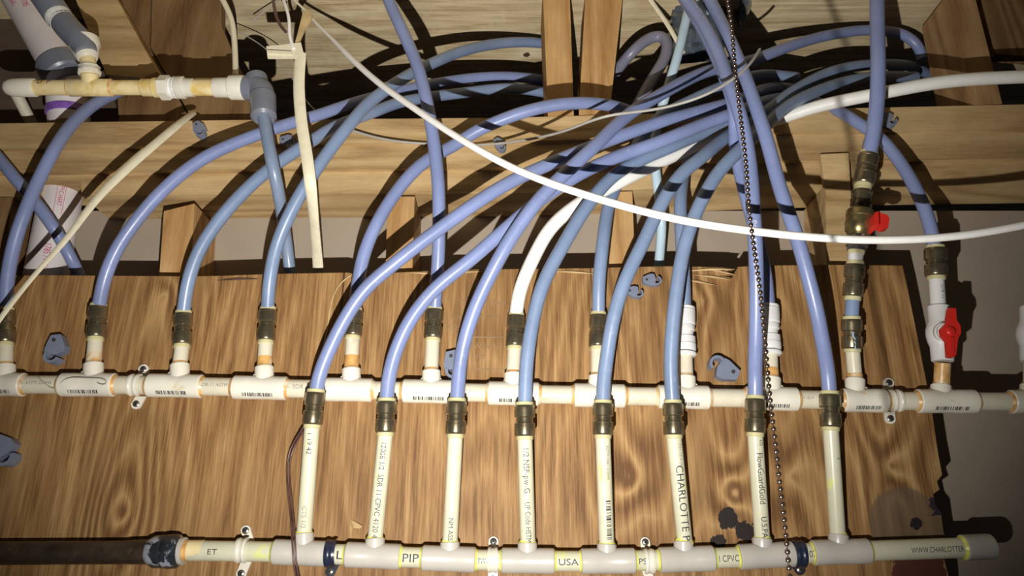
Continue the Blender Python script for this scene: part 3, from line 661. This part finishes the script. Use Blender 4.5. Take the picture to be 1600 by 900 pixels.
# ------------------------------------------------------------------ cables
def cable(pts, label, mat, r, name='cable', group=None, n=12, flat=1.0, cat='cable'):
    path = spline(px3(pts), .008); o = link(name, sweep(path, r, n, flat), M[mat]); tag(o, label, cat, group); return o
cable([(474, 12, .02), (488, 30, .0), (520, 62, -.03), (560, 102, -.07), (600, 136, -.10), (650, 171, -.13), (700, 205, -.155), (760, 241, -.18), (800, 262, -.19), (870, 290, -.205), (940, 312, -.215), (1000, 329, -.22), (1080, 347, -.225), (1160, 359, -.225), (1250, 369, -.225), (1350, 375, -.225), (1450, 373, -.225), (1520, 366, -.225), (1600, 352, -.225), (1700, 330, -.225)],
      'long white round cable sagging across the whole front', 'white_cb', lambda t: .0024 if t < .1 else (.0024 + (t - .1) * .03 if t < .16 else .0042), group='white cables')
fc = thing('flat_cable', U(497, 430, .03), 'cream flat cable hanging down left of centre with its sheath torn open', 'cable')
fp = spline(px3([(470, 84, -.10), (467, 130, -.10), (471, 190, -.10), (479, 240, -.10), (485, 285, -.096), (489, 325, -.062), (493, 370, -.012), (497, 415, .035), (499, 455, .06)]))
link('sheath', sweep(fp, .0075, 14, .42), M['cream_cb'], fc)
link('torn_flap', join(slab([(416, 72), (440, 70), (470, 66), (474, 82), (462, 90), (440, 90), (418, 90)], -.103, .003), slab([(417, 78), (455, 80), (456, 84), (417, 82)], -.107, .004)), M['cream_cb'], fc, smooth=0)
link('inner_wire', sweep(spline(px3([(459, 76, -.104), (451, 56, -.104), (453, 38, -.104), (449, 18, -.10), (438, -14, -.09)])), .0022, 10), M['white_cb'], fc, label='thin white inner wire')
link('inner_wire', sweep(spline(px3([(447, 50, -.097), (434, 36, -.097), (430, 18, -.095), (424, -14, -.09)])), .0022, 10), M['dark_cb'], fc, label='thin black inner wire')
link('paper_wrap', slab([(461, 66), (466, 48), (473, 20), (480, 14), (488, 22), (486, 30), (476, 46), (468, 64)], -.100, .003), M['paper'], fc, smooth=0, label='twisted brown paper filler')
link('inner_wire', sweep(spline(px3([(478, 17, -.097), (468, 8, -.095), (452, -8, -.09), (446, -18, -.09)])), .0016, 8), M['cream_cb'], fc, label='thin cream inner wire')
cable([(-30, 540, -.075), (0, 498, -.075), (50, 434, -.07), (105, 372, -.066), (150, 312, -.06), (200, 262, -.055), (245, 223, -.045), (284, 190, -.02), (300, 178, .01)],
      'cream flat cable slanting down past the leftmost coupling', 'cream_cb', lambda t: .0034 + .0032 * min(1, max(0, (t - .25) / .35)), flat=.55, name='slanting_cable')
cable([(338, -20, -.03), (350, 4, -.03), (362, 27, -.03), (366, 60, -.03), (368, 100, -.035), (368, 118, -.04)], 'short cream cable dropping to the end of the cream pipe at top left', 'cream_cb', .0042)
cable([(1004, -22, .05), (1016, 0, .05), (1036, 27, .055), (1056, 60, .06), (1068, 84, .07)], 'pale flat cable behind the hairpin tube', 'cream_cb', .0040, flat=.6)
cable([(548, 203, .0), (575, 212, .001), (620, 221, .001), (675, 225, .003), (740, 227, .003), (800, 222, -.02), (875, 207, -.08), (920, 190, -.125), (950, 180, -.138), (1025, 171, -.14), (1100, 150, -.165), (1150, 121, -.17), (1174, 98, -.165), (1187, 77, -.15)],
      'thin grey wire running from the wall plate up across the front pair of tubes', 'grey_cb', .0018, cat='wire', name='thin_wire')
for dx, lb in ((0, 'thin dark brown wire of a twisted pair hanging below the first riser coupling'), (4.2, 'second strand of the brown wire pair, right of the other, beside the first riser')):
    cable([(490 + dx, 640, -.036), (480 + dx, 660, -.03), (470 + dx, 674, -.02), (452 + dx, 700, -.012), (447 + dx, 722, -.010), (451 + dx, 780, -.018), (457 + dx, 838, -.038), (457 + dx, 868, -.041), (459 + dx, 890, -.036), (468 + dx, 925, -.02)], lb, 'dark_cb', .0012, cat='wire', name='brown_wire')
cable([(548, 430, -.003), (530, 438, -.003), (519, 462, -.0025), (514, 490, -.0025), (512, 520, -.0025), (504, 545, -.003)], 'thin tan wire looping on the board beside the fifth coupling', 'paper', .0009, cat='wire', name='tan_wire')
cable([(396, 32, .05), (412, 18, .04), (432, 4, .04), (450, -14, .04)], 'thin twine at top left near the torn flat cable', 'grey_cb', .0010, cat='wire', name='thin_twine')
cable([(370, 48, .06), (402, 66, .06), (430, 90, .05), (455, 120, .05), (480, 160, .03), (492, 172, .02)], 'thin twine sagging behind the torn flat cable', 'grey_cb', .0009, cat='wire', name='thin_twine')

# ------------------------------------------------------------------ ball chain
cp = spline(px3([(1135, -14, -.5), (1137, 0, -.5), (1143, 40, -.5), (1147, 90, -.5), (1152, 140, -.5), (1158, 190, -.5), (1165, 250, -.5), (1171, 330, -.5), (1180, 400, -.5), (1187, 450, -.5), (1195, 530, -.5), (1201, 600, -.5), (1205, 640, -.5), (1212, 700, -.5), (1220, 770, -.5), (1227, 830, -.5), (1233, 890, -.5), (1237, 930, -.5)]), .001)
ch = thing('ball_chain', cp[0], 'bronze ball chain hanging straight down in front of everything', 'chain')
link('cord', sweep(cp[::12], .00035, 6), M['ball'], ch)
d = 0; last = cp[0]; bead_me = None; nb = 0
for p in cp:
    d += (p - last).length; last = p
    if d >= .0038 or bead_me is None:
        d = 0
        if bead_me is None:
            b = link('bead', sphere(ch['_w'], .00155, 10, 7), M['ball'], ch); bead_me = b.data
        else:
            b = bpy.data.objects.new('bead', bead_me); C.objects.link(b); b.parent = ch; b.location = p - Vector(ch['_w'])
        nb += 1

# ------------------------------------------------------------------ clamps on the manifolds
def screw(parent, p, r=.0042):
    s = link('screw', lathe(p, p + Vector((0, -.0022, 0)), [(0, r), (.6, r * .95), (1, r * .6)], 16), M['screw'], parent)
    for rot in (0.5, 0.5 + PI / 2):
        cx, sz = math.cos(rot) * r * .6, math.sin(rot) * r * .6; n = Vector((-math.sin(rot), 0, math.cos(rot))) * .0006
        a = p + Vector((cx, -.0024, sz)); b = p - Vector((cx, .0024, sz))
        vs = [a + n, a - n, b - n, b + n]; vs = vs + [q + Vector((0, .0006, 0)) for q in vs]
        link('slot', (vs, [(0, 1, 2, 3), (7, 6, 5, 4), (0, 1, 5, 4), (1, 2, 6, 5), (2, 3, 7, 6), (3, 0, 4, 7)]), M['slot'], s, smooth=0)
def clamp(xc, yc, xt, yt, xb, yb, R, Y, mat, label, w=.0125, top=True):
    c = U(xc, yc, Y); t = thing('pipe_clamp', c, label, 'pipe clamp', 'pipe clamps'); 
    V, Fc = [], []; n = 20
    for i in range(n + 1):
        a = -PI / 2 + PI * i / n
        for (rr, xx) in ((R + .0002, -w / 2), (R + .0022, -w / 2), (R + .0028, -w / 4), (R + .0018, -w / 8), (R + .0018, w / 8), (R + .0028, w / 4), (R + .0022, w / 2), (R + .0002, w / 2)):
            V.append(c + Vector((xx, -math.cos(a) * rr, math.sin(a) * rr)))
    for i in range(n):
        for j in range(8): k = (j + 1) % 8; Fc.append((i * 8 + j, i * 8 + k, (i + 1) * 8 + k, (i + 1) * 8 + j))
    Fc += [tuple(range(8)), tuple(range(n * 8 + 7, n * 8 - 1, -1))]
    link('strap', (V, Fc), M[mat], t)
    for (xs_, ys_, sg) in ((xt, yt, 1), (xb, yb, -1)):
        if xs_ is None: continue
        p = U(xs_, ys_, -.0035); z1 = c.z + sg * R * .95; rr = w * .5; V = [(c.x - w * .5, z1), (c.x + w * .5, z1)]
        arc = [(p.x + rr * math.cos(a), p.z + sg * rr * math.sin(a)) for a in [PI * q / 8 for q in range(9)]]
        pol = V + arc if sg > 0 else V + arc
        fr = [Vector((x, -.0038, z)) for x, z in pol]; bk = [Vector((x, -.0004, z)) for x, z in pol]; m = len(pol)
        link('tab', (fr + bk, [tuple(range(m)), tuple(range(2 * m - 1, m - 1, -1))] + [(i, (i + 1) % m, (i + 1) % m + m, i + m) for i in range(m)]), M[mat], t, smooth=0)
        screw(t, Vector((p.x, -.0038, p.z)))
clamp(212, uy(212), 224, 577, 213, 631, RP, YM, 'tee', 'grey-white strap clamp between the second and third upper tees', .013)
clamp(1398, uy(1398), 1389, 598, 1391, 654, RP, YM, 'tee', 'white strap clamp right of the eleventh upper tee near the board edge', .013)
clamp(379, 860, 384, 829, 377, 896, RPL, YL, 'tee', 'white strap clamp at the left end of the lower manifold', .012)
clamp(770, 875, 771, 846, 770, 905, RPL, YL, 'tee', 'white strap clamp between the third and fourth risers', .011)
clamp(1014, 877, 1008, 847, 1016, 906, RPL, YL, 'tee', 'white strap clamp between the fifth and sixth risers', .011)
clamp(518, 865, None, None, 516, 893, RPL + .0015, YL, 'navy', 'dark navy strap clamp right of the first riser', .012)
clamp(1247, 866, None, None, 1250, 890, RPL + .0015, YL, 'navy', 'dark navy strap clamp right of the seventh riser', .012)

# ------------------------------------------------------------------ valves on the right
YV = [(-.073, 240), (-.020, 592)]
vy = lambda y: lerp(y, [235, 300, 420, 592], [-.074, -.070, -.052, YM])
xv = lambda y: lerp(y, [235, 290, 340, 400, 450, 500, 550, 592], [1358, 1348, 1343, 1337, 1333, 1330.5, 1332, 1336])
VP = lambda y: U(xv(y), y, vy(y))
coupling(VP(238), VP(293), 'dark brass coupling above the red-handled brass valve', r=.0132, group='brass push-fit couplings')
bv = thing('brass_valve', VP(345), 'brass ball valve with small red lever, beside the right-hand stud', 'valve')
link('top_collar', lathe(VP(289), VP(299), [(0, .0095), (.15, .0105), (.9, .0108), (1, .0100)]), M['collar'], bv)
link('inlet', lathe(VP(298), VP(330), [(0, .0115), (.06, .0128), (.15, .0128), (.2, .0112), (.55, .0112), (.6, .0128), (.75, .0130), (.8, .0120), (1, .0120)], 28), M['brass'], bv)
link('body', lathe(VP(326), VP(368), [(0, .0120), (.06, .0150), (.12, .0162), (.3, .0168), (.33, .0160), (.5, .0162), (.55, .0168), (.85, .0160), (1, .0120)], 28), M['brass_b'], bv)
link('outlet', lathe(VP(366), VP(392), [(0, .0115), (.3, .0115), (.4, .0130), (.75, .0130), (.8, .0115), (1, .0112)], 28), M['screw'], bv)
s0 = VP(348); s1 = U(1374, 346, -.078)
link('stem', lathe(s0, s1, [(0, .0065), (.6, .0060), (.62, .0045), (1, .0042)], 18), M['brass_b'], bv)
hd = link('handle', join(slab([(1366, 336), (1368, 331), (1373, 330), (1374, 352), (1371, 356), (1367, 351)], -.090, .020), slab([(1372, 331), (1387, 336), (1390, 341), (1388, 356), (1380, 358), (1371, 352)], -.080, .010)), M['red'], bv, smooth=0, label='small red lever handle')
co = link('bottom_collar', lathe(VP(390), VP(398), [(0, .0100), (.5, .0105), (1, .0095)]), M['collar'], bv)
link('short_pipe', cyl(VP(396), VP(416), .0090), M['white'], um, label='short white pipe below the brass valve')
coupling(VP(408), VP(468), 'brass coupling just below the board top edge on the right', r=.0122, group='brass push-fit couplings')
tag(link('short_tube', cyl(VP(464), VP(502), PR), M['pexB']), 'short stub of blue tube between two stacked couplings', 'tube', 'flexible blue tubes')
coupling(VP(494), VP(549), 'brass coupling streaked with pale blue glue on the right', r=.0124, group='brass push-fit couplings')
link('stem_pipe', cyl(VP(545), VP(596), RB * .98), M['cpvc'], um)
link('primer_stain', lathe(VP(582), VP(591), [(0, RB), (.2, RB * 1.03), (1, RB * 1.05)]), M['primer'], um)

coupling(U(1461, 384, -.046), U(1463, 436, -.040), 'dark brass coupling above the white ball valve', r=.0132, group='brass push-fit couplings')
pv = thing('ball_valve', U(1470, 520, -.034), 'white plastic ball valve with red butterfly handle at the right', 'valve')
link('riser_pipe', cyl(U(1463, 434, -.040), U(1466, 482, -.034), .0090), M['white'], pv)
pthv = [U(1463, 434, -.040), U(1466, 482, -.034)]
link('printed_lettering', wrap(glyphs('SDR 11', .006, .0013), pthv, .0090, .010, .2), M['inkfade'], pv, smooth=0)
link('valve_body', lathe(U(1466, 478, -.034), U(1473, 565, -.030), [(0, .0115), (.02, .0128), (.30, .0130), (.36, .0150), (.45, .0166), (.55, .0166), (.66, .0150), (.74, .0130), (.98, .0128), (1, .0115)], 32), M['white'], pv)
vb = U(1471, 520, -.034); vs = U(1480, 518, -.060)
link('valve_neck', lathe(vb, vs, [(0, .0125), (.7, .0120), (.75, .0105), (1, .0105)], 28), M['white'], pv)
hp = [(1483, 481), (1494, 482), (1495, 500), (1501, 509), (1502, 520), (1497, 529), (1494, 555), (1490, 558), (1482, 557), (1480, 532), (1473, 524), (1471, 514), (1476, 507), (1480, 503)]
hpth = join(slab(hp, -.068, .007), slab([(1487, 527), (1491, 527), (1491, 552), (1487, 552)], -.071, .004))
h = link('butterfly_handle', hpth, M['red'], pv, smooth=20, label='red butterfly handle')
link('hub_cap', sphere(U(1486, 517, -.069), .0060, 14, 8, (1, .4, 1)), M['red'], h)
link('stem_pipe', cyl(U(1473, 566.5, -.030), U(1471, 606, YM), RB * 1.05), M['primer'], um, label='orange-stained stem')
# valve cut by the right edge of the frame
ev = thing('ball_valve', U(1612, 520, -.034), 'white ball valve cut off by the right edge of the picture', 'valve')
link('valve_body', lathe(U(1611, 480, -.034), U(1612, 565, -.030), [(0, .0115), (.02, .0128), (.28, .0130), (.36, .0150), (.45, .0170), (.55, .0170), (.66, .0150), (.74, .0130), (.98, .0128), (1, .0115)], 32), M['white'], ev)
link('stem_pipe', cyl(U(1612, 567, -.030), U(1611, 606, YM), RB), M['cpvc'], um)

M['bglue'] = plain('pale_blue_glue', (0.35, 0.50, 0.66), 0.5, var=0.2, scale=200)
gl = [o for o in bpy.data.objects if o.get('label', '').startswith('brass coupling streaked')][0]
for pts in ([(1334, 519), (1330, 523), (1335, 527), (1337, 531)], [(1335, 533), (1339, 538), (1334, 543), (1340, 547)], [(1340, 531), (1342, 537), (1340, 543)]):
    link('glue_smear', sweep(spline([U(x, y, vy(y) - .0128 + .0003 * abs(x - 1331)) for x, y in pts], .002), .0009, 6), M['bglue'], gl)
cable([(60, 590, -.032), (75, 604, -.032), (84, 612, -.031), (92, 603, -.034), (97, 590, -.035), (112, 587, -.0365), (135, 593, -.0375), (150, 590, -.037), (165, 590, -.0372), (172, 598, -.0372), (160, 606, -.0372), (152, 598, -.0372)],
      'thin grey hair curling over the second upper tee', 'grey_cb', .0006, cat='thread', name='loose_thread')

# ------------------------------------------------------------------ grey clips
def clip(px, py, ang, sc, label, flipx=1, Y=-.012, mat='clipm'):
    """J hook pipe clip: a nailing plate with a curled hook and a nail"""
    c = U(px, py, Y); t = thing('pipe_clip', c, label, 'pipe clip', 'loose pipe clips')
    ca, sa = math.cos(ang), math.sin(ang)
    def T(x, y, z): x *= flipx; return c + Vector(((x * ca - z * sa) * sc, y * sc, (x * sa + z * ca) * sc))
    pol = [(-.007, .020), (.005, .021), (.013, .006), (.013, -.002), (.002, -.006), (-.012, -.003), (-.012, .004)]
    m = len(pol); v = [T(x, -.003, z) for x, z in pol] + [T(x, .010, z) for x, z in pol]
    link('plate', (v, [tuple(range(m)), tuple(range(2 * m - 1, m - 1, -1))] + [(i, (i + 1) % m, (i + 1) % m + m, i + m) for i in range(m)]), M[mat], t, smooth=0)
    V, Fc = [], []; n = 14
    for i in range(n + 1):
        a = math.radians(150 + 190 * i / n)
        for rr, y in ((.0065, -.005), (.0100, -.005), (.0100, .010), (.0065, .010)): V.append(T(-.001 + math.cos(a) * rr, y, -.007 + math.sin(a) * rr))
    for i in range(n):
        for j in range(4): k = (j + 1) % 4; Fc.append((i * 4 + j, i * 4 + k, (i + 1) * 4 + k, (i + 1) * 4 + j))
    Fc += [(0, 1, 2, 3), tuple(range(n * 4 + 3, n * 4 - 1, -1))]
    link('hook', (V, Fc), M[mat], t)
    link('nail', lathe(T(-.001, -.0052, .013), T(-.001, -.002, .013), [(0, .0022 * sc), (1, .0025 * sc)], 12), M['screw'], t)
    return t
clip(86, 548, 0.05, 1.0, 'blue-grey hook clip nailed to the board between the first two upper couplings')
clip(6, 705, 0.75, 1.15, 'blue-grey clip cut by the left edge, above the dark supply pipe')
clip(708, 572, 0.15, .95, 'blue-grey clip half hidden behind the third riser tube')
clip(1128, 575, -2.1, 1.05, 'tilted blue-grey clip on the board left of the ball chain')
clip(1020, 438, 1.5, .65, 'small grey clip at the board top edge under the pale tube', Y=-.010)
clip(993, 457, 1.3, .6, 'small grey clip just beneath the board top edge, beside the fifth riser tube', Y=-.010)
clip(312, 203, .5, .7, 'pale grey clip on the plate beside the end of the slanting cable', Y=.002)
clip(452, 220, 1.4, .65, 'grey clip on the plate between grey pipe and flat cable', Y=.002)
clip(782, 227, .6, .6, 'small grey clip on the plate right of the upright blue tube', Y=.002)
clip(1388, 187, .9, .75, 'grey clip on the plate right of the hanging blue tube', Y=.002)

# ------------------------------------------------------------------ upper left assembly
YA = -.060
A = lambda x, y=None, Y=YA: U(x, 137 if y is None else y, Y)
ua = thing('cream_pipe_run', A(145), 'yellowed cream pipe run with cap, tee and union at top left', 'pipe run')
link('end_cap', lathe(A(6), A(56), [(0, .003), (.04, .0070), (.12, .0100), (.25, .0118), (.40, .0126), (.97, .0126), (1, .0118)], 28), M['tee'], ua)
link('pipe_section', cyl(A(50), A(112), .0104), M['cpvc_or'], ua)
lettering(ua, 'D  P', .010, [A(50), A(112)], .0104, .012, .25, 'ink')
tt = link('tee', join(lathe(A(108), A(175), [(0, .0110), (.02, .0118), (.98, .0118), (1, .0110)], 28), lathe(A(142), U(140, 116, YA - .008), [(0, .0105), (.6, .0112), (.97, .0114), (1, .0105)], 24)), M['cpvc_or'], ua)
link('pipe_section', cyl(A(170), A(226), .0102), M['cpvc_or'], ua)
link('adapter', lathe(A(222), A(252), [(0, .0112), (.05, .0118), (.6, .0120), (.65, .0135), (1, .0135)], 28), M['cpvc_or'], ua)
link('hex_nut', lathe(A(250), A(267), [(0, .0145), (.08, .0168), (.92, .0168), (1, .0145)], 6), M['tee'], ua)
link('thread_tape', lathe(A(266), A(277), [(0, .0135), (.2, .0150), (.5, .0140), (.8, .0152), (1, .0130)], 18), M['tape'], ua)
link('adapter', lathe(A(275), A(303), [(0, .0145), (.1, .0155), (.45, .0155), (.5, .0128), (1, .0125)], 12), M['tee'], ua)
link('pipe_section', cyl(A(300), A(338), .0112), M['cpvc_or'], ua)
link('adapter', lathe(A(335), A(386), [(0, .0128), (.03, .0134), (.46, .0136), (.5, .0165), (.9, .0168), (1, .0155)], 28), M['tee'], ua)
for a_, b_ in ((107, 111), (172, 177), (222, 226)): link('cement_ring', lathe(A(a_), A(b_), [(0, .0106), (.5, .0121), (1, .0106)]), M['primer'], ua)
n0, n1 = U(140, 122, YA - .006), U(132, 66, YA - .015)
link('stub_pipe', cyl(n0, U(137, 92, YA - .01), .0104), M['cpvc_or'], ua)
link('hex_nut', lathe(U(140, 117, YA - .007), U(139, 104, YA - .009), [(0, .0120), (.1, .0145), (.35, .0150), (.5, .0138), (.9, .0140), (1, .0125)], 10), M['tee'], ua)
link('socket', lathe(U(137, 93, YA - .01), U(130, 62, YA - .014), [(0, .0120), (.1, .0142), (.45, .0165), (.6, .0198), (.95, .0205), (1, .0190)], 28), M['tee'], ua)
# grey elbow and pipe above it
ge = thing('grey_pipe', U(105, 30, YA - .014), 'dark grey plastic pipe and elbow coming down at top left', 'pipe')
def G3(x, y): return U(x, y, YA - .018)
link('pipe', cyl(G3(40, -34), G3(78, 6), .0150, 28), M['greypvc'], ge)
link('coupler', lathe(G3(58, -22), G3(92, 27), [(0, .0160), (.05, .0185), (.95, .0185), (1, .0165)], 28), M['greypvc'], ge)
link('thread_tape', lathe(G3(90, 25), G3(99, 35), [(0, .0175), (.3, .0182), (.6, .0170), (1, .0176)], 20), M['tape'], ge)
link('elbow', join(sweep(spline([G3(97, 32), G3(108, 46), G3(122, 60), G3(132, 72), G3(135, 82)], .004), lambda t: .0172 if t < .75 else .0172 - (t - .75) * .014, 28)), M['greypvc'], ge)
# grey elbow at the other end and its pipe
gd = thing('grey_down_pipe', U(413, 150, -.072), 'grey-blue plastic pipe running from an elbow down behind the board', 'pipe')
link('elbow', join(lathe(A(383), U(405, 139, -.062), [(0, .0150), (.1, .0168), (1, .0168)], 26), sweep(spline([U(396, 136, -.062), U(404, 137, -.064), U(409, 142, -.066), U(411, 152, -.068)], .002), .0158, 26),
     lathe(U(411, 150, -.068), U(412, 186, -.074), [(0, .0150), (.03, .0172), (.9, .0168), (1, .0130)], 26), lathe(U(400, 119, -.062), U(402, 130, -.063), [(0, .012), (.2, .0148), (1, .0150)], 20)), M['greypvc'], gd)
link('pipe', sweep(spline(px3([(412, 180, -.075), (419, 222, -.077), (427, 262, -.074), (434, 295, -.055), (441, 335, -.012), (447, 375, .025), (452, 415, .047), (455, 445, .055), (457, 470, .06)])), .0082, 18), M['pexG'], gd)
# white drain pipe
dp = thing('drain_pipe', U(60, 50, .0), 'large white drain pipe with red print slanting in at top left', 'pipe')
d0, d1 = U(2, -60, .01), U(98, 108, .012)
link('pipe', cyl(d0, d1, .0285, 36), M['pvc'], dp)
for tx, s0, a0 in (('PVC TYPE 1 ASTM D 1785', .055, .15), ('NSF-PW  D 2665', .070, -.35)):
    v, f = glyphs(tx, .012, .0025); link('printed_lettering', wrap((v, f), [d0, d1], .0285, s0, a0, sx=.62), M['redink'], dp, smooth=0)
link('elbow', lathe(U(92, 98, .012), U(106, 122, .014), [(0, .029), (.1, .0335), (.9, .0335), (1, .030)], 32), M['greypvc'], dp, label='shaded grey socket')
link('lower_socket', lathe(U(106, 112, .035), U(108, 196, .052), [(0, .026), (.1, .0335), (.35, .0335), (.45, .0305), (1, .0285)], 32), M['pvc'], dp)
link('purple_band', lathe(U(107, 170, .046), U(107, 181, .048), [(0, .0298), (.1, .0312), (.9, .0312), (1, .0298)], 32), M['purple'], dp, label='purple primer band')
cp_ = thing('cut_pipe', U(84, 360, .062), 'cut length of white pipe with red print in the wall cavity at left', 'pipe')
c0, c1 = U(99, 288, .066), U(66, 462, .070)
link('pipe', cyl(c0, c1, .0285, 36), M['pvc'], cp_)
pth = [c0, c1]
v, f = glyphs('PVC-HART', .009, .0018); link('printed_lettering', wrap((v, f), pth, .0285, .016, .55, sx=.72), M['redink'], cp_, smooth=0)
v, f = glyphs('1785 / PW', .012, .0018); link('printed_lettering', wrap((v, f), pth, .0285, .105, .42, sx=.72), M['redink'], cp_, smooth=0)
v, f = glyphs('K', .012, .0018); link('printed_lettering', wrap((v, f), pth, .0285, .004, .3), M['ink'], cp_, smooth=0)
fr = []
for (x0, y0, y1, z0) in ((.0135, .0125, .0133, .010), (.0135, .0185, .0193, .010)): pass
rect = ([(0, -.005, 0), (.045, -.005, 0), (.045, -.0056, 0), (0, -.0056, 0), (0, .0050, 0), (.045, .0050, 0), (.045, .0056, 0), (0, .0056, 0)], [(0, 1, 2, 3), (4, 5, 6, 7)])
link('print_border', wrap(rect, pth, .0285, .014, .55), M['redink'], cp_, smooth=0)
tag(link('beige_pipe', cyl(U(22, 140, .03), U(56, 205, .085), .0085), M['cpvc']), 'short beige pipe slanting behind the capped end at top left', 'pipe')
# debris
for (x, y, s, lb) in ((555, 822, .010, 'small curled wood chip stuck on the board between first two risers'), (526, 318, .012, 'frayed splinter hanging on the wall panel right of the flat cable')):
    p = U(x, y, -.003 if y > 500 else .100); m = 'paper'
    v = [p + Vector(q) * s for q in ((-.5, 0, .7), (.9, -.3, 0), (.6, -.1, -.3), (-.1, -.4, -.2), (-.4, 0, -1.0), (-.6, .05, -.2))]; v += [q + Vector((0, .001, 0)) for q in v]
    tag(link('wood_chip', (v, [(0, 1, 2, 3), (0, 3, 4, 5), (9, 8, 7, 6), (11, 10, 9, 6), (0, 6, 7, 1), (1, 7, 8, 2), (2, 8, 9, 3), (3, 9, 10, 4), (4, 10, 11, 5), (5, 11, 6, 0)]), M[m], smooth=0), lb, 'wood chip')

for o in bpy.data.objects:
    if '_w' in o: del o['_w']
